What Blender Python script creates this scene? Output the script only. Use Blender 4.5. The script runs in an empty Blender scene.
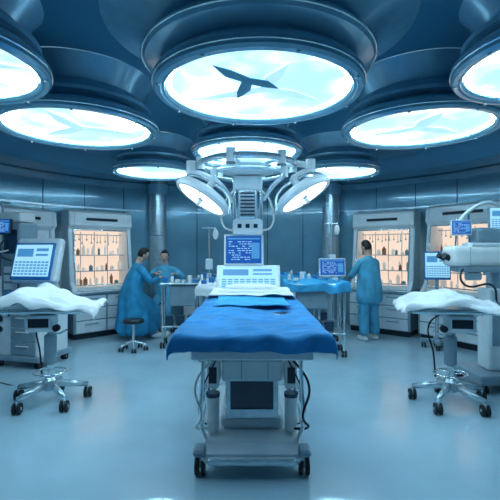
import bpy, bmesh, math, random
from mathutils import Vector, Matrix, Euler, noise
random.seed(4)
S=bpy.context.scene
COL=S.collection
S.view_settings.view_transform='Standard'
S.view_settings.look='None'
S.view_settings.exposure=0.45

# ---------------------------------------------------------------- materials
def mat(name,col,rough=.5,metal=0,emit=None,es=0,coat=0,var=0.06,vs=6,bump=0,bs=30,trans=0,sheen=0):
    m=bpy.data.materials.new(name); m.use_nodes=True
    nt=m.node_tree; b=nt.nodes['Principled BSDF']
    b.inputs['Base Color'].default_value=(*col,1)
    b.inputs['Roughness'].default_value=rough
    b.inputs['Metallic'].default_value=metal
    b.inputs['Coat Weight'].default_value=coat
    b.inputs['Transmission Weight'].default_value=trans
    b.inputs['Sheen Weight'].default_value=sheen
    if emit:
        b.inputs['Emission Color'].default_value=(*emit,1); b.inputs['Emission Strength'].default_value=es
    if var>0 or bump>0:
        tc=nt.nodes.new('ShaderNodeTexCoord'); nz=nt.nodes.new('ShaderNodeTexNoise')
        nz.inputs['Scale'].default_value=vs; nz.inputs['Detail'].default_value=4
        nt.links.new(tc.outputs['Object'],nz.inputs['Vector'])
        cr=nt.nodes.new('ShaderNodeValToRGB')
        cr.color_ramp.elements[0].position=.3; cr.color_ramp.elements[1].position=.7
        cr.color_ramp.elements[0].color=(*[max(0,c*(1-var*2)) for c in col],1)
        cr.color_ramp.elements[1].color=(*[min(1,c*(1+var)) for c in col],1)
        nt.links.new(nz.outputs['Fac'],cr.inputs['Fac']); nt.links.new(cr.outputs['Color'],b.inputs['Base Color'])
        if bump>0:
            n2=nt.nodes.new('ShaderNodeTexNoise'); n2.inputs['Scale'].default_value=bs
            nt.links.new(tc.outputs['Object'],n2.inputs['Vector'])
            bp=nt.nodes.new('ShaderNodeBump'); bp.inputs['Strength'].default_value=bump; bp.inputs['Distance'].default_value=.02
            nt.links.new(n2.outputs['Fac'],bp.inputs['Height']); nt.links.new(bp.outputs['Normal'],b.inputs['Normal'])
    return m
M={}
M['floor']=mat('floor_vinyl',(.46,.66,.76),.24,0,coat=.35,var=.06,vs=1.2)
M['wall']=mat('wall_panel',(.22,.47,.60),.20,.15,coat=.5,var=.10,vs=1.5)
M['seam']=mat('wall_seam',(.03,.09,.13),.4)
M['ceil']=mat('ceiling_paint',(.08,.29,.44),.24,.1,coat=.5,var=.08,vs=1)
M['ceil2']=mat('ceiling_cove',(.30,.56,.70),.25,.25,coat=.5)
M['white']=mat('white_enamel',(.82,.89,.92),.30,0,coat=.4,var=.03)
M['cream']=mat('cream_enamel',(.92,.92,.90),.30,0,coat=.4,var=.03)
M['grey']=mat('grey_enamel',(.26,.37,.44),.4,0,var=.06)
M['steel']=mat('brushed_steel',(.70,.82,.88),.24,.7,var=.08,vs=20)
M['chrome']=mat('chrome',(.82,.89,.92),.12,.95,var=0)
M['dark']=mat('dark_plastic',(.012,.024,.036),.35,0,var=.05)
M['rubber']=mat('black_rubber',(.008,.012,.017),.55)
M['navy']=mat('navy_panel',(.012,.05,.10),.22,.2,coat=.5)
M['sheet']=mat('blue_surgical_drape',(.006,.28,.66),.72,0,var=.12,vs=3,bump=.45,bs=12,sheen=.15)
M['sheetL']=mat('light_blue_drape',(.05,.42,.74),.8,0,var=.1,vs=4,bump=.3,bs=20)
M['cloth']=mat('white_linen',(.90,.93,.95),.85,0,var=.04,vs=5,bump=.35,bs=14)
M['gown']=mat('surgical_gown',(.03,.34,.60),.85,0,var=.18,vs=5,bump=.4,bs=18)
M['gown2']=mat('surgical_gown_light',(.10,.46,.68),.85,0,var=.18,vs=5,bump=.4,bs=18)
M['skin']=mat('skin',(.72,.44,.34),.5,0,var=.05)
M['hair']=mat('dark_hair',(.008,.006,.007),.6,0,var=.1,vs=40,bump=.4,bs=60)
M['lip']=mat('lips',(.35,.12,.11),.5)
M['eye']=mat('eye',(.02,.015,.015),.2)
M['warm']=mat('warm_backlight',(.35,.26,.20),.6,emit=(1,.76,.61),es=.62,var=0)
M['bot1']=mat('bottle_amber',(.40,.20,.12),.2)
M['bot2']=mat('bottle_white_glow',(.85,.82,.76),.3,emit=(1,.82,.70),es=.14)  # warm emission imitates the cabinet's light on white bottles
M['bot3']=mat('bottle_teal',(.14,.34,.38),.2)
M['scr_blue']=mat('screen_blue',(.01,.03,.1),.2,emit=(.010,.075,.34),es=.85,var=0)
M['scr_light']=mat('screen_light',(.1,.2,.3),.2,emit=(.34,.68,.86),es=.75,var=0)
M['scr_txt']=mat('screen_text',(.2,.3,.4),.3,emit=(.40,.75,1),es=.7,var=0)
M['scr_mid']=mat('screen_panel',(.05,.1,.2),.3,emit=(.05,.25,.52),es=.7,var=0)
M['key']=mat('key_blue',(.02,.22,.58),.4)
M['lampface']=mat('surgical_lamp_face',(.9,.95,1),.3,emit=(.80,.96,1),es=3.0,var=0)
M['glowring']=mat('added_glow_ring',(.9,.95,1),.3,emit=(.50,.81,1),es=34,var=0)  # strong emitter added to raise the room's light level
M['blade']=mat('blade_blue',(.05,.34,.48),.4)
M['blade2']=mat('blade_pale_glow',(.45,.75,.85),.4,emit=(.50,.78,.86),es=.62,var=0)  # emission put into the blades imitates lamp light shining through
def diffuser():
    m=bpy.data.materials.new('lamp_diffuser'); m.use_nodes=True; nt=m.node_tree
    b=nt.nodes['Principled BSDF']; b.inputs['Base Color'].default_value=(.7,.85,.9,1); b.inputs['Roughness'].default_value=.3
    tc=nt.nodes.new('ShaderNodeTexCoord'); oi=nt.nodes.new('ShaderNodeObjectInfo')
    mul=nt.nodes.new('ShaderNodeVectorMath'); mul.operation='SCALE'; mul.inputs['Scale'].default_value=2.3
    add=nt.nodes.new('ShaderNodeVectorMath'); add.operation='ADD'
    nt.links.new(oi.outputs['Location'],mul.inputs[0]); nt.links.new(mul.outputs[0],add.inputs[1])
    nt.links.new(tc.outputs['Object'],add.inputs[0])
    w=nt.nodes.new('ShaderNodeTexVoronoi'); w.feature='F1'; w.inputs['Scale'].default_value=1.9
    n=nt.nodes.new('ShaderNodeTexNoise'); n.inputs['Scale'].default_value=3.0; n.inputs['Detail'].default_value=4; n.inputs['Distortion'].default_value=1.4
    nt.links.new(add.outputs[0],w.inputs['Vector']); nt.links.new(add.outputs[0],n.inputs['Vector'])
    mm=nt.nodes.new('ShaderNodeMath'); mm.operation='MULTIPLY'
    nt.links.new(w.outputs['Distance'],mm.inputs[0]); nt.links.new(n.outputs['Fac'],mm.inputs[1])
    cr=nt.nodes.new('ShaderNodeValToRGB')
    cr.color_ramp.elements[0].position=.10; cr.color_ramp.elements[0].color=(.80,.98,1,1)
    cr.color_ramp.elements[1].position=.34; cr.color_ramp.elements[1].color=(.11,.19,.215,1)
    e=cr.color_ramp.elements.new(.21); e.color=(.20,.27,.29,1)
    nt.links.new(mm.outputs[0],cr.inputs['Fac'])
    nt.links.new(cr.outputs['Color'],b.inputs['Emission Color']); b.inputs['Emission Strength'].default_value=3.0
    return m
M['diff']=diffuser()

# ---------------------------------------------------------------- helpers
def empty(name,loc=(0,0,0),rz=0):
    e=bpy.data.objects.new(name,None); COL.objects.link(e); e.location=loc; e.rotation_euler=(0,0,rz)
    e.empty_display_size=.1
    return e
def mk(name,bm,m,parent=None,smooth=True,loc=(0,0,0),rot=(0,0,0)):
    me=bpy.data.meshes.new(name); bmesh.ops.recalc_face_normals(bm,faces=bm.faces); bm.to_mesh(me); bm.free()
    o=bpy.data.objects.new(name,me); COL.objects.link(o)
    if isinstance(m,str): m=M[m]
    if m: me.materials.append(m)
    if smooth:
        for p in me.polygons: p.use_smooth=True
    o.location=loc; o.rotation_euler=rot
    if parent: o.parent=parent
    return o
def box(name,size,loc,m,parent=None,bev=.01,rot=(0,0,0),seg=2):
    bm=bmesh.new(); bmesh.ops.create_cube(bm,size=1)
    bmesh.ops.scale(bm,vec=size,verts=bm.verts)
    if bev>0:
        bmesh.ops.bevel(bm,geom=bm.edges[:],offset=min(bev,min(size)*.45),segments=seg,affect='EDGES',profile=.5)
    return mk(name,bm,m,parent,False,loc,rot)
def add_cyl(bm,p1,p2,r1,r2=None,seg=16,cap=True):
    p1=Vector(p1);p2=Vector(p2);d=p2-p1
    if r2 is None:r2=r1
    q=Vector((0,0,1)).rotation_difference(d.normalized()).to_matrix().to_4x4()
    mt=Matrix.Translation((p1+p2)/2)@q
    bmesh.ops.create_cone(bm,cap_ends=cap,segments=seg,radius1=r1,radius2=r2,depth=d.length,matrix=mt)
def shade_auto(o,ang=35):
    me=o.data
    for p in me.polygons:p.use_smooth=True
    bm=bmesh.new();bm.from_mesh(me)
    for e in bm.edges:
        if len(e.link_faces)==2 and e.calc_face_angle(0)>math.radians(ang): e.smooth=False
    bm.to_mesh(me);bm.free()
def cyl(name,p1,p2,r1,m,parent=None,r2=None,seg=20):
    bm=bmesh.new();add_cyl(bm,p1,p2,r1,r2,seg);o=mk(name,bm,m,parent);shade_auto(o);return o
def cyls(name,lst,m,parent=None,seg=12):
    bm=bmesh.new()
    for c in lst: add_cyl(bm,*c,seg=seg)
    o=mk(name,bm,m,parent);shade_auto(o);return o
def boxes(name,lst,m,parent=None,bev=.006):
    bm=bmesh.new()
    for size,loc in lst:
        t=bmesh.new();bmesh.ops.create_cube(t,size=1);bmesh.ops.scale(t,vec=size,verts=t.verts)
        if bev>0:bmesh.ops.bevel(t,geom=t.edges[:],offset=min(bev,min(size)*.4),segments=1,affect='EDGES')
        bmesh.ops.translate(t,vec=loc,verts=t.verts)
        me=bpy.data.meshes.new('t');t.to_mesh(me);t.free();bm.from_mesh(me);bpy.data.meshes.remove(me)
    return mk(name,bm,m,parent,False)
def lathe(name,prof,m,parent=None,seg=48,loc=(0,0,0),rot=(0,0,0),auto=30):
    bm=bmesh.new();rings=[]
    for r,z in prof:
        if r<1e-5: rings.append([bm.verts.new((0,0,z))])
        else: rings.append([bm.verts.new((r*math.cos(2*math.pi*i/seg),r*math.sin(2*math.pi*i/seg),z)) for i in range(seg)])
    for a,b in zip(rings,rings[1:]):
        for i in range(seg):
            j=(i+1)%seg
            if len(a)==1 and len(b)==1: continue
            if len(a)==1: bm.faces.new((a[0],b[i],b[j]))
            elif len(b)==1: bm.faces.new((a[i],a[j],b[0]))
            else: bm.faces.new((a[i],a[j],b[j],b[i]))
    o=mk(name,bm,m,parent,True,loc,rot);shade_auto(o,auto);return o
def tube(name,pts,r,m,parent=None,cyc=False,smooth=True):
    cu=bpy.data.curves.new(name,'CURVE');cu.dimensions='3D';cu.bevel_depth=r;cu.bevel_resolution=3;cu.use_fill_caps=True
    if smooth:
        sp=cu.splines.new('BEZIER');sp.bezier_points.add(len(pts)-1)
        for p,c in zip(sp.bezier_points,pts): p.co=c;p.handle_left_type=p.handle_right_type='AUTO'
        sp.resolution_u=8
    else:
        sp=cu.splines.new('POLY');sp.points.add(len(pts)-1)
        for p,c in zip(sp.points,pts): p.co=(*c,1)
    sp.use_cyclic_u=cyc
    cu.materials.append(M[m])
    o=bpy.data.objects.new(name,cu);COL.objects.link(o)
    if parent:o.parent=parent
    return o
def torus(name,R,r,loc,m,parent=None,rot=(0,0,0),seg=40,ns=10):
    prof=[(R+r*math.cos(2*math.pi*i/ns),r*math.sin(2*math.pi*i/ns)) for i in range(ns+1)]
    return lathe(name,prof,m,parent,seg,loc,rot,auto=80)
def poly_extrude(name,prof,w,m,parent=None,bev=.008):
    bm=bmesh.new()
    a=[bm.verts.new((-w/2,y,z)) for y,z in prof];b=[bm.verts.new((w/2,y,z)) for y,z in prof]
    bm.faces.new(a);bm.faces.new(b[::-1]);n=len(prof)
    for i in range(n): bm.faces.new((a[i],b[i],b[(i+1)%n],a[(i+1)%n]))
    bmesh.ops.recalc_face_normals(bm,faces=bm.faces)
    if bev: bmesh.ops.bevel(bm,geom=bm.edges[:],offset=bev,segments=2,affect='EDGES')
    return mk(name,bm,m,parent,False)
def castors(parent,pts,r=.05,prefix='castor'):
    for i,(x,y) in enumerate(pts):
        cyls(f'{prefix}_{i+1}',[((x-.035,y,r),(x-.01,y,r),r),((x+.01,y,r),(x+.035,y,r),r)],'rubber',parent,18)
        cyls(f'{prefix}_fork_{i+1}',[((x,y,r),(x,y,r*2.3),r*.35),((x-.04,y,r),(x+.04,y,r),r*.3)],'steel',parent)
def drape(name,hx,y0,y1,dx,dfront,dback,m,parent,z0=0,z1=0,r=.05,amp=.02,taper=0,wr=.012,nx=70,ny=70,seed=0,loc=(0,0,0),freq=14,fine=1.0,sag=0):
    bm=bmesh.new();grid=[]
    ly=y1-y0
    def fold(t,r):
        if t<=0: return 0,0
        a=min(t/r,math.pi/2)
        return r*math.sin(a), r*(1-math.cos(a))+max(0,t-r*math.pi/2)
    for j in range(ny+1):
        v=-dfront+(ly+dfront+dback)*j/ny
        row=[]
        for i in range(nx+1):
            s=-(hx+dx)+2*(hx+dx)*i/nx
            ox,zx=fold(abs(s)-hx,r)
            x=(min(abs(s),hx)+ox)*(1 if s>=0 else -1)
            if v<0: oy,zy=fold(-v,r); y=y0-oy
            elif v>ly: oy,zy=fold(v-ly,r); y=y1+oy
            else: zy=0;y=y0+v
            h=max(zx,zy)+.45*min(zx,zy)
            k=(y-y0)/ly
            x*=1-taper*max(0,min(1,k))
            n1=noise.noise(Vector((s*2.1+seed,v*2.1,seed*1.7)))
            n2=noise.noise(Vector((s*6+seed,v*5,seed)))
            hang=min(1,h/.08)
            if zx>0: x+=math.copysign(amp*hang*math.sin(freq*v+2*n1+seed),s)
            if zy>0: y+=(-1 if v<0 else 1)*amp*hang*math.sin(freq*s*1.3+3*n1+seed)
            h*=1+.35*n1
            z=z0+(z1-z0)*max(0,min(1,k))-h+wr*(n1*1.2+fine*n2*.8+fine*.8*abs(noise.noise(Vector((s*3+v*4+seed,v*9-s*3,2)))))
            z+=sag*(1-min(1,abs(s)/hx)**2)
            row.append(bm.verts.new((x,y,z)))
        grid.append(row)
    for j in range(ny):
        for i in range(nx): bm.faces.new((grid[j][i],grid[j][i+1],grid[j+1][i+1],grid[j+1][i]))
    o=mk(name,bm,m,parent,True,loc)
    sd=o.modifiers.new('thick','SOLIDIFY');sd.thickness=.006
    return o
def monitor(parent,w,h,loc,rot,kind='blue',prefix='monitor',frame='white'):
    rnd=random.Random(int(w*1000+h*77+loc[0]*10))
    e=empty(prefix,loc);e.rotation_euler=rot;e.parent=parent
    box(prefix+'_bezel',(w,.045,h),(0,0.02,0),frame,e,.012)
    box(prefix+'_screen',(w*.9,.006,h*.86),(0,-.006,.005),'scr_blue' if kind=='blue' else 'scr_light',e,0)
    if kind=='blue':
        L=[]
        for r in range(9):
            z=h*.26-r*h*.07
            x=-w*.38
            while x<w*.14:
                l=rnd.uniform(.03,.10)*w
                if rnd.random()<.75: L.append(((l,.003,h*.018),(x+l/2,-.011,z)))
                x+=l+w*.025
        boxes(prefix+'_readout',L,'scr_txt',e,0)
        boxes(prefix+'_panels',[((w*.82,.002,h*.05),(0,-.0105,h*.36)),((w*.20,.002,h*.5),(w*.30,-.0105,-.02*h))],'scr_mid',e,0)
    else:
        L=[];T=[]
        for r in range(5):
            for c in range(9): L.append(((w*.07,.003,h*.045),(-w*.38+c*w*.095,-.011,-h*.36+r*h*.08)))
        T.append(((w*.40,.002,h*.22),(-w*.20,-.0105,h*.22)))
        T.append(((w*.30,.002,h*.08),(w*.22,-.0105,h*.30)));T.append(((w*.30,.002,h*.06),(w*.22,-.0105,h*.16)))
        boxes(prefix+'_keys',L,'scr_mid',e,0);boxes(prefix+'_windows',T,'scr_mid',e,0)
    return e

# ---------------------------------------------------------------- room shell
R=4.6; CY=5.0; YB=-1.8; HC=3.02; HT=3.42
def plan(d,n=64):
    pts=[(R-d,YB+d)]
    for i in range(n+1):
        a=math.pi*i/n
        pts.append(((R-d)*math.cos(a),CY+(R-d)*math.sin(a)))
    pts.append((-(R-d),YB+d))
    return pts
bm=bmesh.new()
vs=[bm.verts.new((x,y,0)) for x,y in plan(-.1)];bm.faces.new(vs)
r_=bmesh.ops.extrude_face_region(bm,geom=bm.faces[:])
bmesh.ops.translate(bm,vec=(0,0,-.1),verts=[g for g in r_['geom'] if isinstance(g,bmesh.types.BMVert)])
mk('floor',bm,'floor',None,False)
bm=bmesh.new();P=plan(0)
bot=[bm.verts.new((x,y,0)) for x,y in P];top=[bm.verts.new((x,y,HC+.05)) for x,y in P]
for i in range(len(P)-1): bm.faces.new((bot[i],bot[i+1],top[i+1],top[i]))
mk('wall_curved',bm,'wall',None,True)
bm=bmesh.new()
v=[bm.verts.new(c) for c in [(-R,YB,0),(R,YB,0),(R,YB,HT+.1),(-R,YB,HT+.1)]];bm.faces.new(v)
mk('wall_rear',bm,'wall',None,False)
L=[]
for k in range(-9,10):
    a=math.radians(k*10+5)
    x,y=(R-.006)*math.sin(a),CY+(R-.006)*math.cos(a)
    L.append(((x,y,.12),(x,y,HC),.009))
for k in range(0,6):
    for sx in (-1,1): L.append(((sx*(R-.006),CY-1.1*k-.6,.12),(sx*(R-.006),CY-1.1*k-.6,HC),.009))
cyls('trim_seams',L,'seam',None,6)
def strip(name,z0,z1,d,m):
    bm=bmesh.new();A=plan(0.0);B=plan(d)
    rows=[[bm.verts.new((x,y,z)) for x,y in pl] for pl,z in ((A,z0),(B,z0),(B,z1),(A,z1))]
    for a,b in zip(rows,rows[1:]):
        for i in range(len(A)-1): bm.faces.new((a[i],a[i+1],b[i+1],b[i]))
    o=mk(name,bm,m,None,True);shade_auto(o);return o
strip('baseboard_curved',0.0,.12,.03,'grey')
strip('trim_1',.98,1.01,.02,'steel')
strip('trim_2',2.42,2.45,.02,'steel')
strip('trim_3',HC-.12,HC-.02,.05,'ceil2')
prof=[(-.1,HC),(.75,HC),(.80,HC-.03),(.88,HC-.03),(.93,HC+.02),(.98,HC+.14),(1.08,HC+.24),(1.25,HC+.30),(1.6,HC+.32),(1.66,HC+.36),(1.8,HT)]
bm=bmesh.new();rows=[]
for d,z in prof: rows.append([bm.verts.new((x,y,z)) for x,y in plan(d)])
for a,b in zip(rows,rows[1:]):
    n=len(a)
    for i in range(n): bm.faces.new((a[i],a[(i+1)%n],b[(i+1)%n],b[i]))
bm.faces.new(rows[-1])
o=mk('ceiling',bm,'ceil',None,True);shade_auto(o,25)

# ---------------------------------------------------------------- ceiling lamps
def ceiling_lamp(x,y,r,big=False,blade=0,zl=2.90,br=0):
    e=empty('ceiling_lamp',(x,y,zl))
    H=HT-zl
    k=r/.72
    lathe('diffuser',[(0,.03),(r*.5,.03),(r,.03)],'diff',e,64)
    lathe('added_glow_ring',[(r-.030,.026),(r-.008,.022)],'glowring',e,64)  # added emissive ring, boosts the lamp's output into the room
    lathe('inner_bezel',[(r-.005,.035),(r,.0),(r+.02,-.02),(r+.035,-.02),(r+.04,0)],'ceil2',e,64)
    lathe('rim',[(r+.035,-.012),(r+.05,-.03),(r+.085*k,-.03),(r+.105*k,-.01),(r+.11*k,.05),(r+.09*k,.085),(r+.05*k,.10)],'ceil2',e,64)
    torus('rim_trim',r+.108*k,.008,(0,0,.02),'chrome',e,seg=64,ns=6)
    if big:
        lathe('housing',[(r+.05,.10),(r+.03,.14),(r+.07,.15),(r+.17,.19),(r+.19,.22),(r+.17,.26),(r+.12,.28),(r+.10,.32),(r+.25,.42),(r+.42,.49),(r+.5,H-.003)],'ceil2',e,64)
        torus('housing_trim',r+.19,.010,(0,0,.22),'chrome',e,seg=64,ns=6)
    else:
        lathe('housing',[(r+.05*k,.10),(r-.02,.13),(r-.05,.16),(r+.02,.18),(r+.03,.21),(r-.06,.24),(r-.10,.32),(r-.04,.42),(r+.04,H-.003)],'ceil2',e,64)
    cyls('clips',[((math.cos(a)*(r+.07*k),math.sin(a)*(r+.07*k),-.042),(math.cos(a)*(r+.07*k),math.sin(a)*(r+.07*k),-.028),.014) for a in [math.pi/4*q+.3 for q in range(8)]],'steel',e)
    def bl(name,cx,cy,rot,spec,m,z=.012):
        bm=bmesh.new()
        for q,(a,l,w) in enumerate(spec):
            a+=rot
            c,s=math.cos(a),math.sin(a)
            pts=[(-.03,-w*.3),(l*.45,-w*.60),(l,-w*.1),(l*.6,w*.22),(-.03,w*.35)]
            zz=z-.0015*q
            f=[bm.verts.new((cx+px*c-py*s,cy+px*s+py*c,zz)) for px,py in pts]
            g=[bm.verts.new((v.co.x,v.co.y,zz+.006)) for v in f]
            bm.faces.new(f);bm.faces.new(g[::-1])
            for i in range(5): bm.faces.new((f[i],g[i],g[(i+1)%5],f[(i+1)%5]))
        mk(name,bm,m,e,False)
    if blade==1:
        bl('louvre_blades',-.09,-.20,0,[(math.radians(229),.36,.13),(math.radians(35),.30,.14),(math.radians(105),.40,.12)],'blade',.010)
        bl('louvre_blades_pale',.05,.0,.35,[(math.radians(10),.55,.14),(math.radians(140),.6,.16),(math.radians(270),.5,.14)],'blade2',.020)
    elif blade==2:
        bl('louvre_blades',.0,.0,br,[(0,.62,.16),(2.2,.55,.20),(4.1,.6,.18)],'blade2')
    return e
ceiling_lamp(.07,3.45,.74,True,1)
ceiling_lamp(-1.84,4.53,.73,False,2,br=.5)
ceiling_lamp(1.82,4.53,.71,False,2,br=2.6)
ceiling_lamp(-.04,5.62,.64,False,0)
ceiling_lamp(-1.60,7.05,.60,False,0)
ceiling_lamp(1.48,7.05,.60,False,0)
ceiling_lamp(-2.24,2.93,.68,False,2,br=.2)
ceiling_lamp(2.26,2.93,.68,False,2,br=1.9)
e=empty('security_camera',(-.55,2.72,HT))
lathe('mount',[(0,0),(.1,0),(.1,-.03),(.08,-.04)],'grey',e,24)
lathe('dome',[(.075,-.035),(.07,-.07),(.045,-.1),(0,-.11)],'dark',e,24)

# ---------------------------------------------------------------- columns
for x in (-1.96,1.72):
    e=empty('structural_column',(x,8.95,0))
    lathe('shaft',[(.18,.0),(.18,HC+.3)],'steel',e,32)
    lathe('collar_base',[(.182,0),(.22,0),(.22,.1),(.182,.13)],'grey',e,32)
    lathe('collar_top',[(.182,HC-.25),(.21,HC-.22),(.23,HC-.04)],'ceil2',e,32)
    for z in (1.0,1.9): torus('band',.182,.008,(0,0,z),'chrome',e)

# ---------------------------------------------------------------- wall cabinets
def wall_cabinet(theta,w=1.25,lit=True,h=2.34,seed=0):
    rnd=random.Random(seed)
    th=math.radians(theta);rr=R-.42
    e=empty('laboratory_cabinet',(rr*math.sin(th),CY+rr*math.cos(th),0),-th)
    box('plinth',(w-.06,.56,.1),(0,.02,.05),'dark',e,.005)
    box('base',(w,.62,.70),(0,.0,.45),'grey',e,.02)
    L=[];Hn=[]
    for c in range(2):
        for r_i in range(3):
            cx=(-.5+c)*(w*.48);z=.22+r_i*.225
            L.append(((w*.45,.02,.205),(cx,-.318,z)))
            Hn.append(((w*.2,.02,.015),(cx,-.338,z+.05)))
    boxes('drawers',L,'white',e,.006);boxes('drawer_handles',Hn,'grey',e,.003)
    box('counter',(w+.04,.70,.05),(0,-.01,.825),'steel',e,.015)
    for sx,nm in ((-1,'side_panel_1'),(1,'side_panel_2')):
        o=poly_extrude(nm,[(-.28,.85),(-.16,1.0),(-.06,h-.35),(-.12,h-.28),(-.10,h-.05),(.0,h),(.30,h),(.30,.85)],.09,'white',e,.012)
        o.location=(sx*(w/2-.045),0,0)
    o=poly_extrude('hood',[(-.05,h-.36),(-.12,h-.28),(-.10,h-.05),(.0,h),(.30,h),(.30,h-.36)],w-.18,'white',e,.008)
    box('hood_vent',(w*.5,.01,.05),(0,-.125,h-.17),'dark',e,.003,rot=(.06,0,0))
    box('sill',(w-.18,.2,.07),(0,-.12,.885),'cream',e,.01)
    box('back_panel',(w-.18,.02,h-.36-.85),(0,.27,(h-.36+.85)/2),'warm' if lit else 'grey',e,0)
    if lit:
        box('light_strip',(w-.3,.05,.03),(0,.05,h-.385),'warm',e,.004)
        sh=[];B={'bot1':[],'bot2':[],'bot3':[]}
        zs=[.925,1.20,1.50]
        for i,z in enumerate(zs):
            if i: sh.append(((w-.2,.26,.015),(0,.13,z)))
            x=-w/2+.14
            while x<w/2-.14:
                r=rnd.uniform(.018,.045);hh=rnd.uniform(.06,.22)
                k=rnd.choice(['bot1','bot2','bot3','bot2','bot2'])
                y=.1+rnd.uniform(-.04,.08)
                B[k]+= [((x,y,z+.008),(x,y,z+.008+hh*.7),r),((x,y,z+.008+hh*.7),(x,y,z+hh*.85),r,r*.4),((x,y,z+hh*.85),(x,y,z+hh),r*.4)]
                x+=2*r+rnd.uniform(.005,.09)
        boxes('shelves',sh,'steel',e,.002)
        # hanging instruments from a rail near the top
        H=[((-w/2+.12,.1,h-.45),(w/2-.12,.1,h-.45),.010)]
        x=-w/2+.18
        while x<w/2-.15:
            l=rnd.uniform(.06,.16);H.append(((x,.1,h-.45-l),(x,.1,h-.45),.006));H.append(((x,.1,h-.45-l-.03),(x,.1,h-.45-l),.016));x+=rnd.uniform(.05,.12)
        cyls('hanging_instruments',H,'steel',e,8)
        boxes('shelf_uprights',[((.012,.02,h-1.25),(q*w*.22,.24,(h+.5)/2)) for q in (-1,0,1)],'steel',e,0)
        for k,v in B.items():
            if v: cyls('bottles_'+k,v,k,e,10)
        tube('sash_frame',[(-w/2+.09,-.17,.95),(-w/2+.09,-.075,h-.37),(w/2-.09,-.075,h-.37),(w/2-.09,-.17,.95)],.016,'chrome',e,True,False)
    else:
        box('display_window',(w*.6,.02,.5),(0,-.06,1.45),'navy',e,.01,rot=(-.09,0,0))
        box('filler_panel',(w-.18,.1,h-.36-.9),(0,.02,(h-.36+.92)/2),'white',e,.01)
    return e
wall_cabinet(-43.5,1.22,True,2.34,1)
wall_cabinet(-64.5,1.35,False,2.30,2)
wall_cabinet(39,1.22,True,2.36,3)
wall_cabinet(60.5,1.45,True,2.40,5)
def back_counter(theta,w):
    th=math.radians(theta);rr=R-.36
    e=empty('storage_counter',(rr*math.sin(th),CY+rr*math.cos(th),0),-th)
    box('carcass',(w,.5,.78),(0,0,.47),'grey',e,.01);box('plinth',(w-.06,.44,.08),(0,0,.04),'dark',e,0)
    box('worktop',(w+.02,.56,.04),(0,-.01,.88),'steel',e,.01)
    n=max(2,int(w/.45))
    boxes('doors',[((w/n-.02,.02,.7),(-w/2+w/n*(i+.5),-.258,.47)) for i in range(n)],'white',e,.006)
    boxes('supply_boxes',[((random.uniform(.08,.2),.15,random.uniform(.08,.25)),(x,.05,1.0)) for x in [-w/2+.15+i*.28 for i in range(int(w/.28))]],'cream',e,.006)
back_counter(-11,1.3);back_counter(7,1.3)

# ---------------------------------------------------------------- operating table
e=empty('operating_table',(.015,0,0))
poly_extrude('base_plate',[(2.93,.10),(2.93,.16),(3.06,.20),(4.35,.20),(4.45,.17),(4.45,.10)],.72,'white',e,.02)
box('base_cover',(.50,.95,.12),(0,3.75,.255),'white',e,.04,seg=3)
box('front_bumper',(.62,.03,.045),(0,2.925,.12),'steel',e,.012)
castors(e,[(-.37,3.0),(.37,3.0),(-.37,4.38),(.37,4.38)],.068)
boxes('castor_guards',[((.09,.14,.05),(-.37,3.0,.17)),((.09,.14,.05),(.37,3.0,.17)),((.09,.14,.05),(-.37,4.38,.17)),((.09,.14,.05),(.37,4.38,.17))],'grey',e,.015)
box('column_lower',(.40,.50,.34),(0,3.52,.45),'navy',e,.02)
boxes('column_side_trims',[((.04,.02,.32),(-.185,3.265,.45)),((.04,.02,.32),(.185,3.265,.45)),((.34,.02,.025),(0,3.265,.60)),((.34,.02,.07),(0,3.265,.33))],'steel',e,.004)
box('column_upper',(.46,.62,.24),(0,3.49,.72),'white',e,.02)
boxes('column_seams',[((.463,.004,.006),(0,3.178,.76)),((.006,.004,.2),(-.08,3.178,.72)),((.006,.004,.2),(.12,3.178,.72))],'grey',e,0)
boxes('control_buttons',[((.03,.01,.02),(.155+i*.028-.02,3.176,.79)) for i in range(2)],'key',e,.002)
for sx in (-1,1):
    n=1 if sx<0 else 2
    tube(f'side_rail_drop_{n}',[(sx*.35,3.05,.84),(sx*.36,3.04,.6),(sx*.37,3.03,.35),(sx*.34,3.10,.21)],.015,'chrome',e)
    tube(f'side_rail_back_{n}',[(sx*.35,3.55,.84),(sx*.37,3.55,.5),(sx*.34,3.5,.21)],.014,'chrome',e)
    tube(f'side_rail_mid_{n}',[(sx*.355,3.04,.5),(sx*.37,3.3,.5),(sx*.365,3.55,.5)],.010,'chrome',e)
    tube(f'side_rail_low_{n}',[(sx*.355,3.04,.34),(sx*.37,3.3,.34),(sx*.365,3.55,.34)],.010,'chrome',e)
    box(f'side_module_{n}',(.09,.30,.20),(sx*.295,3.30,.66),'white' if sx<0 else 'cream',e,.015)
    box(f'side_module_grille_{n}',(.06,.01,.12),(sx*.295,3.147,.66),'dark',e,.003)
    cyl(f'canister_{n}',(sx*.30,3.22,.22),(sx*.30,3.22,.48),.05,'cream',e)
    cyl(f'canister_cap_{n}',(sx*.30,3.22,.48),(sx*.30,3.22,.51),.054,'navy',e)
    tube(f'hose_{n}',[(sx*.28,3.1,.82),(sx*.41,3.02,.62),(sx*.36,2.98,.42),(sx*.41,3.08,.30),(sx*.30,3.2,.24)],.009,'rubber' if sx>0 else 'cream',e)
    tube(f'hose_b_{n}',[(sx*.26,3.15,.8),(sx*.37,3.1,.55),(sx*.38,3.15,.32),(sx*.26,3.3,.24)],.006,'dark',e)
box('top_frame',(.80,2.05,.05),(0,3.98,.895),'steel',e,.012,rot=(.035,0,0))
box('top_front_beam',(.86,.10,.075),(0,2.97,.865),'white',e,.015)
for sx in (-1,1):
    tube(f'accessory_rail_{1 if sx<0 else 2}',[(sx*.47,3.0,.90),(sx*.44,4.95,.97)],.014,'chrome',e,False,False)
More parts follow.
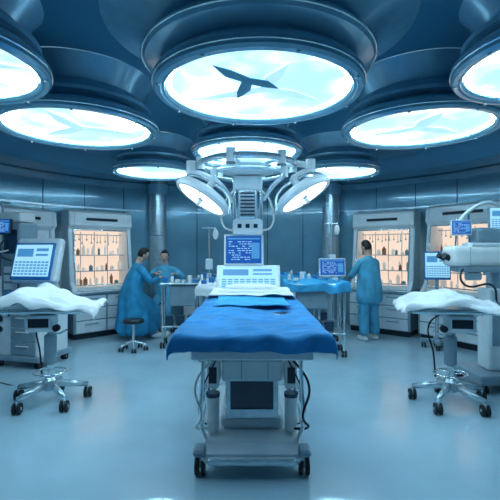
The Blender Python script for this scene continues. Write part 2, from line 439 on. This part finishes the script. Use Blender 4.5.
bm=bmesh.new();bmesh.ops.create_cube(bm,size=1);bmesh.ops.scale(bm,vec=(.98,2.15,.09),verts=bm.verts)
for v in bm.verts:
    k=(v.co.y+1.075)/2.15
    v.co.x*=1-.12*k; v.co.z+=.985+k*.075-.018; v.co.y+=3.97
bmesh.ops.bevel(bm,geom=bm.edges[:],offset=.035,segments=3,affect='EDGES')
mk('mattress',bm,'navy',e,True)
drape('blue_drape',.50,2.84,4.72,.13,.15,.02,'sheet',e,z0=1.035,z1=1.085,r=.05,amp=.018,taper=.10,wr=.026,nx=120,ny=160,seed=3,freq=15)
drape('fold_drape',.34,3.85,4.78,.02,.02,.02,'sheetL',e,z0=1.096,z1=1.118,r=.03,amp=.008,taper=.1,wr=.016,nx=60,ny=60,seed=9)
drape('head_sheet',.42,4.36,5.02,.06,.02,.05,'cloth',e,z0=1.125,z1=1.14,r=.04,amp=.012,wr=.020,nx=60,ny=40,seed=5)
bm=bmesh.new();bmesh.ops.create_uvsphere(bm,u_segments=32,v_segments=16,radius=1)
for v in bm.verts:
    c=v.co
    sx=math.copysign(abs(c.x)**.6,c.x);sy=math.copysign(abs(c.y)**.6,c.y)
    v.co=Vector((sx*.30,sy*.13+4.84,c.z*.035+1.175))
mk('pillow',bm,'cloth',e)
bm=bmesh.new()
add_cyl(bm,(-.36,4.52,1.145),(.36,4.50,1.145),.032,.030,16)
o=mk('rolled_sheet',bm,'cloth',e);shade_auto(o)

# ---------------------------------------------------------------- draped instrument stands
def mayo(x,y,rz,seed,mir=1):
    e=empty('instrument_stand',(x,y,0),rz)
    pts=[]
    for i in range(5):
        a=2*math.pi*i/5+.35
        cx,cy=.37*math.cos(a),.37*math.sin(a)
        pts.append((cx,cy))
        bm=bmesh.new();add_cyl(bm,(cx*.12,cy*.12,.20),(cx,cy,.14),.042,.026,12);mk(f'base_leg_{i+1}',bm,'steel',e)
    castors(e,pts,.055)
    lathe('base_hub',[(0,.27),(.05,.27),(.075,.24),(.085,.16),(.06,.13),(0,.13)],'steel',e,24)
    cyl('post_lower',(0,0,.2),(0,0,.62),.036,'chrome',e)
    lathe('post_sleeve',[(.036,.40),(.062,.42),(.062,.70),(.036,.72)],'grey',e,24)
    cyl('post_upper',(0,0,.62),(0,0,.95),.030,'chrome',e)
    torus('foot_ring',.16,.010,(0,0,.32),'chrome',e)
    cyls('foot_ring_spokes',[((0,0,.32),(.16*math.cos(a),.16*math.sin(a),.32),.007) for a in (0,2.1,4.2)],'chrome',e)
    box('control_box',(.28,.20,.17),(-.08*mir,-.02,.84),'white',e,.025)
    box('control_face',(.20,.01,.09),(-.08*mir,-.122,.85),'dark',e,.004)
    cyl('adjust_knob',(.10*mir,-.1,.80),(.10*mir,-.15,.80),.035,'rubber',e)
    tube('release_lever',[(0,-.03,.76),(.12*mir,-.1,.74),(.2*mir,-.12,.78)],.010,'chrome',e)
    box('support_arm',(.62,.10,.035),(0,0,.945),'steel',e,.01)
    box('tray',(.86,.46,.05),(0,0,.985),'steel',e,.02)
    drape('linen_cover',.43,-.22,.22,.12,.13,.12,'cloth',e,z0=1.05,z1=1.07,r=.08,amp=.014,wr=.095,nx=110,ny=80,seed=seed,freq=12,fine=.6,sag=.07)
    tube('gas_hose',[(-.05,.05,.95),(-.18,.12,.8),(-.14,.1,.5),(-.12,.1,.25)],.009,'rubber',e)
    return e
mayo(-2.10,4.42,.12,11)
mayo(2.08,4.36,-.15,23,-1)

# ---------------------------------------------------------------- anaesthesia machine (left)
e=empty('anesthesia_machine',(-3.12,6.0,0),-.25)
box('chassis',(.72,.60,.72),(0.02,0,.48),'white',e,.03)
box('base',(.80,.68,.08),(0.02,0,.13),'grey',e,.02)
castors(e,[(-.3,-.26),(.34,-.26),(-.3,.26),(.34,.26)],.045)
boxes('drawers',[((.40,.02,.17),(.14,-.31,.26+i*.19)) for i in range(3)],'grey',e,.008)
boxes('drawer_handles',[((.2,.02,.015),(.14,-.33,.30+i*.19)) for i in range(3)],'cream',e,.003)
cyls('gauge_dials',[((-.22,-.30,.66),(-.22,-.325,.66),.05),((-.22,-.30,.52),(-.22,-.325,.52),.045),((-.1,-.30,.72),(-.1,-.325,.72),.03)],'chrome',e,20)
cyls('gauge_faces',[((-.22,-.325,.66),(-.22,-.328,.66),.038),((-.22,-.325,.52),(-.22,-.328,.52),.034)],'dark',e,20)
box('work_shelf',(.86,.66,.04),(.05,-.04,.87),'steel',e,.012)
box('blue_keyboard',(.70,.28,.03),(.28,-.30,1.03),'key',e,.01,rot=(.15,0,0))
box('keyboard_arm',(.1,.3,.12),(.15,-.2,.95),'grey',e,.01)
box('tower',(.30,.36,1.10),(-.26,.08,1.44),'grey',e,.03)
box('tower_face',(.22,.01,.34),(-.26,-.108,1.72),'navy',e,.004)
boxes('tower_modules',[((.22,.02,.09),(-.26,-.11,1.08+i*.12)) for i in range(3)],'white',e,.006)
box('tower_top',(.36,.30,.14),(-.28,.05,2.07),'cream',e,.03)
cyls('vaporizers',[((.32,.12,.90),(.32,.12,1.05),.05),((.20,.14,.90),(.20,.14,1.02),.04)],'cream',e)
cyls('monitor_arm',[((-.12,0,1.40),(.10,-.05,1.42),.025)],'steel',e)
box('console_housing',(.70,.12,.64),(.20,-.10,1.45),'white',e,.05,rot=(-.28,0,.10),seg=3)
monitor(e,.60,.52,(.18,-.185,1.45),(-.28,0,.10),'light','console_display','key')
monitor(e,.26,.22,(-.34,-.16,1.93),(-.1,0,0),'blue','tower_display','dark')
cyls('iv_pole',[((-.5,.0,.1),(-.5,.0,2.3),.014),((-.62,0,2.28),(-.38,0,2.28),.008)],'chrome',e)
for i in range(4):
    tube(f'hose_{i+1}',[(-.38+i*.05,-.12,1.9-i*.15),(-.50+i*.03,-.30,1.5),(-.34+i*.06,-.36,1.05-i*.05),(-.30+i*.08,-.33,.7)],.011,'rubber' if i%2 else 'cream',e)

e=empty('equipment_cart',(-3.62,5.05,0),.3)
box('body',(.42,.5,.70),(0,0,.47),'grey',e,.02);box('top',(.48,.56,.05),(0,0,.845),'white',e,.015)
boxes('drawer_fronts',[((.36,.02,.19),(0,-.26,.25+i*.215)) for i in range(3)],'white',e,.006)
castors(e,[(-.16,-.2),(.16,-.2),(-.16,.2),(.16,.2)],.04)
tube('cable',[(.1,-.25,.5),(.35,-.35,.2),(.7,-.3,.008),(1.0,-.5,.008)],.007,'rubber',e)

# ---------------------------------------------------------------- surgical microscope (right)
e=empty('surgical_microscope',(2.84,4.95,0),.0)
box('base',(.60,.66,.11),(0,.0,.15),'grey',e,.03)
castors(e,[(-.24,-.28),(.24,-.28),(-.24,.28),(.24,.28)],.045)
box('column',(.24,.26,.95),(.02,0,.68),'white',e,.03)
box('column_face',(.16,.01,.5),(.02,-.133,.75),'grey',e,.004)
cyl('column_neck',(.02,0,1.1),(.02,0,1.4),.07,'steel',e)
box('optics_body',(.86,.30,.24),(-.12,-.04,1.53),'cream',e,.07,seg=4)
box('optics_lid',(.50,.26,.05),(-.06,-.04,1.66),'white',e,.02)
boxes('optics_seams',[((.004,.304,.20),(-.34,-.04,1.53)),((.004,.304,.20),(.12,-.04,1.53))],'grey',e,0)
box('optics_base',(.66,.24,.07),(-.12,-.05,1.38),'grey',e,.02)
cyls('eyepieces',[((-.53,-.10,1.50),(-.62,-.14,1.54),.035),((-.53,.02,1.50),(-.62,.0,1.54),.035)],'dark',e)
box('upper_module',(.36,.22,.18),(-.05,-.02,1.77),'grey',e,.04)
cyls('arm_posts',[((-.25,0,1.6),(-.27,0,2.05),.014),((-.42,0,1.6),(-.40,0,1.98),.010),((0.1,0,1.8),(.12,0,2.1),.02)],'chrome',e)
tube('arm',[(.12,0,2.1),(-.05,-.02,2.16),(-.27,0,2.05),(-.40,-.02,1.92)],.022,'white',e)
monitor(e,.22,.18,(-.38,-.06,1.86),(-.1,0,-.3),'blue','viewer_display','white')
monitor(e,.36,.28,(.10,-.12,1.96),(-.05,0,-.2),'light','assistant_display','grey')
cyls('counterweight',[((-.35,-.12,1.30),(-.20,-.12,1.30),.05)],'steel',e)
tube('cable_1',[(-.3,-.1,1.45),(-.46,-.2,1.3),(-.4,-.2,1.2),(-.1,-.2,1.2),(0,-.12,1.0)],.012,'dark',e)
tube('cable_2',[(.1,-.12,1.4),(.22,-.25,1.0),(.2,-.3,.5),(.1,-.3,.2)],.012,'rubber',e)

e=empty('patient_monitor_cart',(3.05,6.85,0),-.35)
cyls('pole',[((0,0,.12),(0,0,1.25),.03)],'steel',e)
boxes('feet',[((.5,.08,.06),(0,0,.12)),((.08,.5,.06),(0,0,.12))],'grey',e,.01)
castors(e,[(-.2,0),(.2,0),(0,-.2),(0,.2)],.04)
monitor(e,.40,.46,(0,-.06,1.35),(-.12,0,.1),'light','display','key')
box('basket',(.34,.24,.14),(0,-.02,.85),'key',e,.02)

# ---------------------------------------------------------------- surgical light pendant
e=empty('surgical_light',(-.03,5.35,0))
cyl('ceiling_shaft',(0,0,2.80),(0,0,2.925),.12,'white',e)
lathe('hub',[(0,2.86),(.20,2.86),(.26,2.82),(.26,2.74),(.32,2.72),(.35,2.65),(.32,2.58),(.18,2.54),(0,2.54)],'white',e,40)
torus('carrier_ring',.60,.038,(0,0,2.68),'steel',e,seg=64)
torus('carrier_ring_lower',.45,.026,(0,0,2.56),'steel',e,seg=56)
cyls('ring_spokes',[((.2*math.cos(a),.2*math.sin(a),2.66),(.6*math.cos(a),.6*math.sin(a),2.68),.03) for a in [math.pi/3*i+.2 for i in range(6)]],'steel',e)
cyls('ring_blocks',[((.6*math.cos(a),.6*math.sin(a),2.60),(.6*math.cos(a),.6*math.sin(a),2.76),.055) for a in [math.pi/3*i+.2 for i in range(6)]],'white',e)
cyls('ring_block_caps',[((.6*math.cos(a),.6*math.sin(a),2.585),(.6*math.cos(a),.6*math.sin(a),2.60),.058) for a in [math.pi/3*i+.2 for i in range(6)]],'navy',e)
def head(n,cx,cy,cz,nrm,rr=.29):
    h=empty(f'lamp_head_{n}',(cx,cy,cz));h.parent=e
    q=Vector((0,0,-1)).rotation_difference(Vector(nrm).normalized());h.rotation_mode='QUATERNION';h.rotation_quaternion=q
    lathe('shell',[(0,.14),(.08,.14),(.18,.12),(rr-.03,.08),(rr,.05),(rr+.012,.01),(rr,-.03),(rr-.03,-.035)],'white',h,40)
    lathe('face',[(0,-.022),(rr-.035,-.022)],'lampface',h,40)
    lathe('face_ring',[(rr-.04,-.02),(rr-.03,-.035),(rr-.015,-.03)],'grey',h,40)
    lathe('handle',[(0,-.11),(.022,-.11),(.022,-.04),(.04,-.024)],'grey',h,16)
    cyls('face_bars',[((-rr+.05,0,-.028),(rr-.05,0,-.028),.008),((0,-rr+.05,-.028),(0,rr-.05,-.028),.008)],'grey',h)
    tube('yoke',[(-(rr+.03),0,0),(-(rr*.8),0,.16),(0,0,.22),(rr*.8,0,.16),(rr+.03,0,0)],.018,'steel',h)
    cyl('yoke_boss',(0,0,.12),(0,0,.26),.045,'white',h)
head(1,-.54,-.35,2.22,(-.52,-.20,-.83),.34)
head(2,.67,-.35,2.25,(.50,-.20,-.84),.34)
tube('arm_left',[(-.25,0,2.66),(-.60,-.08,2.68),(-.70,-.15,2.60),(-.52,-.24,2.50),(-.42,-.30,2.44)],.042,'white',e)
tube('arm_right',[(.25,0,2.66),(.64,-.08,2.68),(.78,-.15,2.62),(.64,-.24,2.52),(.55,-.30,2.46)],.042,'white',e)
tube('arm_left_b',[(-.18,-.15,2.62),(-.40,-.3,2.52),(-.28,-.34,2.34),(-.18,-.2,2.20)],.026,'steel',e)
tube('arm_right_b',[(.18,-.15,2.62),(.44,-.3,2.54),(.30,-.34,2.36),(.20,-.2,2.22)],.026,'steel',e)
cyls('arm_joints',[((-.70,-.15,2.52),(-.70,-.15,2.70),.06),((.78,-.15,2.54),(.78,-.15,2.72),.06),((-.40,-.3,2.46),(-.40,-.3,2.58),.045),((.44,-.3,2.48),(.44,-.3,2.60),.045)],'white',e)
box('pendant_upper',(.36,.28,.18),(0,0,2.44),'white',e,.03)
box('pendant_mid',(.24,.22,.40),(0,0,2.18),'steel',e,.03)
cyls('pendant_rods',[((-.17,-.08,2.5),(-.17,-.08,1.80),.024),((.17,-.08,2.5),(.17,-.08,1.80),.024)],'chrome',e)
box('pendant_lower',(.38,.24,.20),(0,0,1.89),'white',e,.03)
boxes('pendant_sockets',[((.05,.01,.05),(-.1+i*.1,-.123,1.9)) for i in range(3)],'navy',e,.004)
boxes('pendant_grilles',[((.18,.01,.018),(0,-.113,2.04+i*.045)) for i in range(7)],'navy',e,.002)
tube('pendant_cable_1',[(-.12,-.1,2.4),(-.30,-.15,2.15),(-.30,-.1,1.9),(-.18,0,1.84)],.012,'cream',e)
tube('pendant_cable_2',[(.12,-.1,2.4),(.28,-.15,2.2),(.30,-.1,1.9),(.16,0,1.84)],.012,'cream',e)

# ---------------------------------------------------------------- workstation at head of table
e=empty('surgical_workstation',(-.02,5.32,0))
box('base',(.62,.46,.10),(0,.05,.15),'grey',e,.03)
castors(e,[(-.25,-.1),(.25,-.1),(-.25,.2),(.25,.2)],.045)
box('pedestal',(.30,.28,.80),(0,.06,.58),'white',e,.03)
box('desk',(.78,.36,.04),(0,.06,1.0),'steel',e,.012)
monitor(e,.80,.36,(0,-.04,1.24),(-.35,0,0),'light','control_panel','white')
cyls('screen_stem',[((-.05,.10,1.0),(-.05,.10,1.5),.03)],'steel',e)
monitor(e,.50,.40,(-.06,.0,1.60),(-.06,0,0),'blue','display','white')

# ---------------------------------------------------------------- trolleys
def trolley(x,y,rz,w,d,h,seed,cloth=None,stuff=True):
    rnd=random.Random(seed)
    e=empty('instrument_trolley',(x,y,0),rz)
    pts=[(sx*(w/2-.04),sy*(d/2-.04)) for sx in (-1,1) for sy in (-1,1)]
    castors(e,pts,.05)
    cyls('legs',[((px,py,.08),(px,py,h-.02),.020) for px,py in pts],'chrome',e)
    box('top_tray',(w,d,.03),(0,0,h),'steel',e,.01)
    box('lower_shelf',(w-.04,d-.04,.02),(0,0,.35),'steel',e,.006)
    box('under_unit',(w*.5,d*.7,.34),(rnd.uniform(-.1,.1),0,h-.20),'grey',e,.02)
    cyls('push_rail',[((-w/2-.03,-d/2+.04,h-.05),(-w/2-.03,d/2-.04,h-.05),.012)],'chrome',e)
    zt=h+.015
    if cloth:
        drape('cover_cloth',w/2,-d/2,d/2,.14,.16,.1,cloth,e,z0=h+.03,z1=h+.03,r=.03,amp=.02,wr=.07,nx=50,ny=40,seed=seed)
        zt=h+.05
    boxes('lower_supplies',[((.13,.2,.14),(-w/2+.14+i*.18,0,.44)) for i in range(int((w-.15)/.18))],'navy',e,.01)
    if stuff:
        B=[];C=[];D=[];N=[]
        for i in range(int(w/.10)):
            px=-w/2+.07+i*.10
            q=rnd.random()
            if q<.35: hh=rnd.uniform(.04,.13);B.append(((rnd.uniform(.05,.09),.1,hh),(px,rnd.uniform(-.1,.1),zt+hh/2)))
            elif q<.6:
                hh=rnd.uniform(.06,.14);py=rnd.uniform(-.1,.1);r=rnd.uniform(.018,.032)
                C+=[((px,py,zt),(px,py,zt+hh*.75),r),((px,py,zt+hh*.75),(px,py,zt+hh),r,r*.35)]
            elif q<.8:
                py=rnd.uniform(-.1,.1);D.append(((px,py,zt),(px,py,zt+.045),.028,.055))
            else: hh=rnd.uniform(.05,.10);N.append(((.08,.08,hh),(px,rnd.uniform(-.1,.1),zt+hh/2)))
        if B: boxes('supply_boxes',B,'cream',e,.008)
        if C: cyls('bottles',C,'cream',e)
        if D: cyls('bowls',D,'chrome',e)
        if N: boxes('instrument_packs',N,'key',e,.012)
    return e
def drip(t,x,y,h,h0):
    cyls('drip_pole',[((x,y,h0),(x,y,h),.013),((x-.12,y,h-.02),(x+.12,y,h-.02),.008)],'chrome',t)
    bm=bmesh.new();bmesh.ops.create_uvsphere(bm,u_segments=16,v_segments=10,radius=1)
    for v in bm.verts: v.co=Vector((v.co.x*.05+x+.11,v.co.y*.02+y,v.co.z*.09+h-.13))
    mk('fluid_bag',bm,'cream',t)
    box('infusion_pump',(.12,.10,.18),(x,y-.05,h0+.3),'white',t,.015)
t=trolley(-1.05,7.05,.08,.86,.45,1.05,1,None);drip(t,.36,.15,2.0,1.06)
trolley(-.50,6.20,0,.48,.38,1.06,2,'cloth')
trolley(-.72,8.2,0,.7,.45,1.05,5,None)
t=trolley(1.00,6.50,-.05,.92,.48,1.08,3,'sheetL',True)
monitor(t,.42,.28,(.28,.05,1.33),(-.08,0,.1),'blue','patient_monitor','white')
cyls('monitor_stem',[((.28,.1,1.1),(.28,.1,1.25),.03)],'steel',t)
trolley(.62,7.9,0,.8,.45,1.08,7,'sheetL')
t=trolley(1.36,7.50,.1,.42,.4,1.12,8,None);drip(t,.12,.1,2.1,1.13)
def stool(x,y,h=.5):
    e=empty('rolling_stool',(x,y,0))
    lathe('seat',[(0,h),(.15,h),(.17,h-.015),(.17,h-.05),(.14,h-.065),(0,h-.065)],'dark',e,28)
    cyl('post',(0,0,.12),(0,0,h-.06),.025,'chrome',e)
    pts=[(.20*math.cos(a),.20*math.sin(a)) for a in [2*math.pi*i/5 for i in range(5)]]
    cyls('legs',[((0,0,.15),(px,py,.09),.016) for px,py in pts],'steel',e)
    castors(e,pts,.03)
    return e

# ---------------------------------------------------------------- people
def skin_obj(name,verts,edges,radii,m,parent,root=0,sub=2):
    me=bpy.data.meshes.new(name);me.from_pydata([tuple(v) for v in verts],edges,[])
    o=bpy.data.objects.new(name,me);COL.objects.link(o);o.parent=parent
    md=o.modifiers.new('skin','SKIN');md.use_smooth_shade=True
    lay=me.skin_vertices[0].data
    for i,r in enumerate(radii):
        lay[i].radius=r if isinstance(r,tuple) else (r,r); lay[i].use_root=(i==root)
    s=o.modifiers.new('sub','SUBSURF');s.levels=sub;s.render_levels=sub
    me.materials.append(M[m]);return o
def ik(a,b,l1,l2,pole):
    a=Vector(a);b=Vector(b);d=b-a;L=min(d.length,(l1+l2)*.995);u=d.normalized()
    x=(l1*l1-l2*l2+L*L)/(2*L);h=math.sqrt(max(0,l1*l1-x*x))
    p=Vector(pole);p=(p-u*p.dot(u)).normalized()
    return a+u*x+p*h, a+u*L
def hand(name,w,d,n,side,parent):
    w=Vector(w);d=Vector(d).normalized();n=Vector(n);n=(n-d*n.dot(d)).normalized();s=d.cross(n)*side
    V=[w-d*.01,w+d*.035,w+d*.07];E=[(0,1),(1,2)];Rr=[(.024,.02),(.030,.016),(.034,.014)]
    for k,(off,l) in enumerate([(-.030,.062),(-.010,.075),(.011,.072),(.030,.055)]):
        b=w+d*.088+s*off;i=len(V);V+=[b,b+d*l*.5-n*.006,b+d*l*.85-n*.024,b+d*l-n*.040]
        E+=[(2,i),(i,i+1),(i+1,i+2),(i+2,i+3)];Rr+=[.0105,.0095,.009,.0075]
    i=len(V);t=w+d*.035-s*.035
    V+=[t,t-s*.022+d*.026-n*.008,t-s*.026+d*.052-n*.018];E+=[(1,i),(i,i+1),(i+1,i+2)];Rr+=[.013,.011,.009]
    skin_obj(name,V,E,Rr,'skin',parent,0,1)
def head_obj(parent,loc,yaw,pitch,roll=0):
    h=empty('head',loc);h.rotation_euler=(pitch,roll,yaw);h.parent=parent
    bm=bmesh.new();bmesh.ops.create_uvsphere(bm,u_segments=32,v_segments=24,radius=1)
    for v in bm.verts:
        x,y,z=v.co
        X=x*.074;Y=y*.092;Z=z*.118
        if z<0: k=1+.34*z*(1 if y>-.2 else 1.15);X*=k;Y*=(1+.16*z)
        if z<-.1 and y>0: Y+=.010*(-z)
        g=math.exp(-((x/.16)**2))*(y>0)
        if -.42<z<.12: Y+=g*.020*(1-abs(z+.22)/.34 if abs(z+.22)<.34 else 0)
        if y>0: Y-=.008*math.exp(-((abs(x)-.38)/.16)**2-((z-.05)/.10)**2)
        Y+=.004*math.exp(-((z+.55)/.07)**2)*g*(y>0)
        v.co=(X,Y,Z)
    mk('face',bm,'skin',h)
    for sx in (-1,1):
        bm=bmesh.new();bmesh.ops.create_uvsphere(bm,u_segments=10,v_segments=8,radius=1)
        for v in bm.verts: v.co=Vector((sx*.028+v.co.x*.011,.076+v.co.y*.008,.006+v.co.z*.006))
        mk('eye',bm,'eye',h)
        box('eyebrow',(.026,.006,.005),(sx*.028,.083,.026),'hair',h,.002)
        bm=bmesh.new();bmesh.ops.create_uvsphere(bm,u_segments=10,v_segments=8,radius=1)
        for v in bm.verts: v.co=Vector((sx*(.074)+v.co.x*.009,-.004+v.co.y*.018,-.005+v.co.z*.030))
        mk('ear',bm,'skin',h)
    box('mouth',(.036,.008,.009),(0,.083,-.062),'lip',h,.003)
    bm=bmesh.new();bmesh.ops.create_uvsphere(bm,u_segments=32,v_segments=24,radius=1)
    dele=[]
    for v in bm.verts:
        x,y,z=v.co
        if (y>.25 and z<.42+.15*y) or z<-.60 or (y>-.1 and z<-.05): dele.append(v)
        kk=1+.03*noise.noise(Vector((x*5,y*5,z*5)))
        v.co=(x*.083*kk,y*.101*kk-.004,z*.126*kk+.005)
    bmesh.ops.delete(bm,geom=dele,context='VERTS')
    o=mk('hair',bm,'hair',h)
    sd=o.modifiers.new('s','SOLIDIFY');sd.thickness=.008
    return h
def loft(name,rings,m,parent,seg=72):
    bm=bmesh.new();rows=[]
    for (cx,cy,z,rx,ry,f) in rings:
        rows.append([])
        for i in range(seg):
            a=2*math.pi*i/seg
            k=1+f*(math.sin(9*a+1.3)+.6*math.sin(14*a+z*2))
            rows[-1].append(bm.verts.new((cx+rx*k*math.cos(a),cy+ry*k*math.sin(a),z+f*.1*math.sin(5*a))))
    for a,b in zip(rows,rows[1:]):
        for i in range(seg): bm.faces.new((a[i],a[(i+1)%seg],b[(i+1)%seg],b[i]))
    bm.faces.new(rows[0][::-1]);bm.faces.new(rows[-1])
    o=mk(name,bm,m,parent);s=o.modifiers.new('s','SUBSURF');s.levels=1;s.render_levels=1;return o
def person(loc,rz,rh,lh,seated=False,seat=.5,lean=.05,gown='gown',yaw=0,pitch=0,sc=1,wide=1,trousers=False,longgown=False):
    """faces local +Y; rh/lh hand targets in local coords"""
    e=empty('surgeon',loc,rz);e.scale=(sc,sc,sc)
    ph=(seat+.11) if seated else .93
    lv=Vector((0,math.sin(lean),math.cos(lean)))
    pel=Vector((0,0,ph));wst=pel+lv*.17;chs=pel+lv*.36;nb=pel+lv*.52;nt=nb+lv*.09+Vector((0,.01,0))
    V=[pel,wst,chs,nb,nt];E=[(0,1),(1,2),(2,3),(3,4)];Rr=[(.155,.11),(.135,.10),(.165,.11),(.07,.065),(.05,.05)]
    hands=[]
    for sx,tg in ((1,rh),(-1,lh)):
        cl=chs+lv*.10+Vector((sx*.10,0,0));sh=nb+Vector((sx*.185,0,0))-lv*.055
        el,wr=ik(sh,tg,.29,.26,(sx*.8,-.4,-.7))
        i=len(V);V+=[cl,sh,(sh+el)/2,el,(el+wr)/2,wr];E+=[(2,i),(i,i+1),(i+1,i+2),(i+2,i+3),(i+3,i+4),(i+4,i+5)]
        Rr+=[(.09,.09),.076,.070,.062,.054,.042];hands.append((sx,el,wr))
    feet=[]
    for sx in (1,-1):
        hp=pel+Vector((sx*.095,0,-.03))
        if seated: kn=Vector((sx*.13,.42,min(seat+.04,.56)));an=Vector((sx*.13,.40,.10))
        else: kn=Vector((sx*.115,.03,.50));an=Vector((sx*.125,-.01,.09))
        i=len(V);V+=[hp,(hp+kn)/2,kn,(kn+an)/2,an];E+=[(0,i),(i,i+1),(i+1,i+2),(i+2,i+3),(i+3,i+4)]
        Rr+=[.11,.11,.10,.095,.09] if trousers else [.10,.092,.07,.066,.055];feet.append((sx,an))
    skin_obj('body_scrubs',V,E,Rr,gown,e,0,2)
    cyl('neck',nb+lv*.03,nt+lv*.06,.056,'skin',e,.052)
    rings=[(0,nb.y+.002,nb.z+.035,.062,.06,0),(0,nb.y,nb.z+.01,.11,.085,0),(0,nb.y,nb.z-.035,.19,.115,0),(0,nb.y,nb.z-.09,.215,.135,.004),(0,chs.y,chs.z,.22,.155,.012),(0,wst.y,wst.z,.215*wide,.16,.02),(0,pel.y,pel.z+.02,.235*wide,.185,.025)]
    if seated and longgown:
        rings+=[(0,.10,pel.z-.08,.28,.30,.035),(0,.15,.50,.32,.36,.05),(0,.14,.28,.34,.37,.065),(0,.12,.05,.36,.38,.08)]
    elif seated: rings+=[(0,.03,pel.z-.08,.23,.2,.02)]
    elif trousers:
        rings+=[(0,0,.80,.245*wide,.185,.035),(0,0,.62,.255*wide,.195,.045)]
    else:
        for i,z in enumerate([.75,.5,.28,.08]): rings.append((0,0,z,(.245+.025*i)*wide,(.19+.025*i)*wide,.03+.014*i))
    loft('gown',rings,gown,e)
    for sx,an in feet:
        bm=bmesh.new();bmesh.ops.create_uvsphere(bm,u_segments=16,v_segments=10,radius=1)
        for v in bm.verts:
            v.co=Vector((an.x+v.co.x*.048,an.y+.06+v.co.y*.135,max(.0,.045+v.co.z*.05)))
        mk('shoe',bm,'cream',e)
    for sx,el,wr in hands:
        hand('hand_'+('right' if sx>0 else 'left'),wr,(wr-el),(0,0,1) if abs((wr-el).normalized().z)<.8 else (0,1,0),sx,e)
    hp=nt+lv*.115+Vector((0,.02+.05*pitch*-1,0))
    head_obj(e,hp,yaw,pitch)
    return e
person((2.12,7.45,0),math.radians(28),(.16,.36,1.16),(-.14,.36,1.12),gown='gown2',lean=.06,pitch=-.25,yaw=.2,sc=1.0,wide=1.05,trousers=True)
person((-2.14,7.50,0),math.radians(-55),(.16,.46,1.06),(-.12,.48,1.12),seated=True,seat=.66,longgown=True,gown='gown',lean=.26,pitch=-.45,yaw=-.1,sc=1.03,wide=1.1)
stool(-1.86,6.70,.50)
# nurse seated on a stool (the stool is part of the seated figure's group)
p=person((-1.66,8.28,0),math.radians(178),(.12,.40,1.12),(-.30,.42,1.14),seated=True,seat=.64,gown='gown2',lean=.08,pitch=-.15,yaw=.15)
s_=stool(0,0,.60);s_.name='seat_stool';s_.parent=p

# ---------------------------------------------------------------- world + camera
w=bpy.data.worlds.new('world');S.world=w;w.use_nodes=True
w.node_tree.nodes['Background'].inputs[0].default_value=(.05,.12,.18,1);w.node_tree.nodes['Background'].inputs[1].default_value=.3
cam=bpy.data.cameras.new('camera');co=bpy.data.objects.new('camera',cam);COL.objects.link(co)
co.location=(0,0,1.6);co.rotation_euler=(math.pi/2,0,0);cam.sensor_width=36;cam.lens=36*420/500;cam.clip_start=.05
S.camera=co
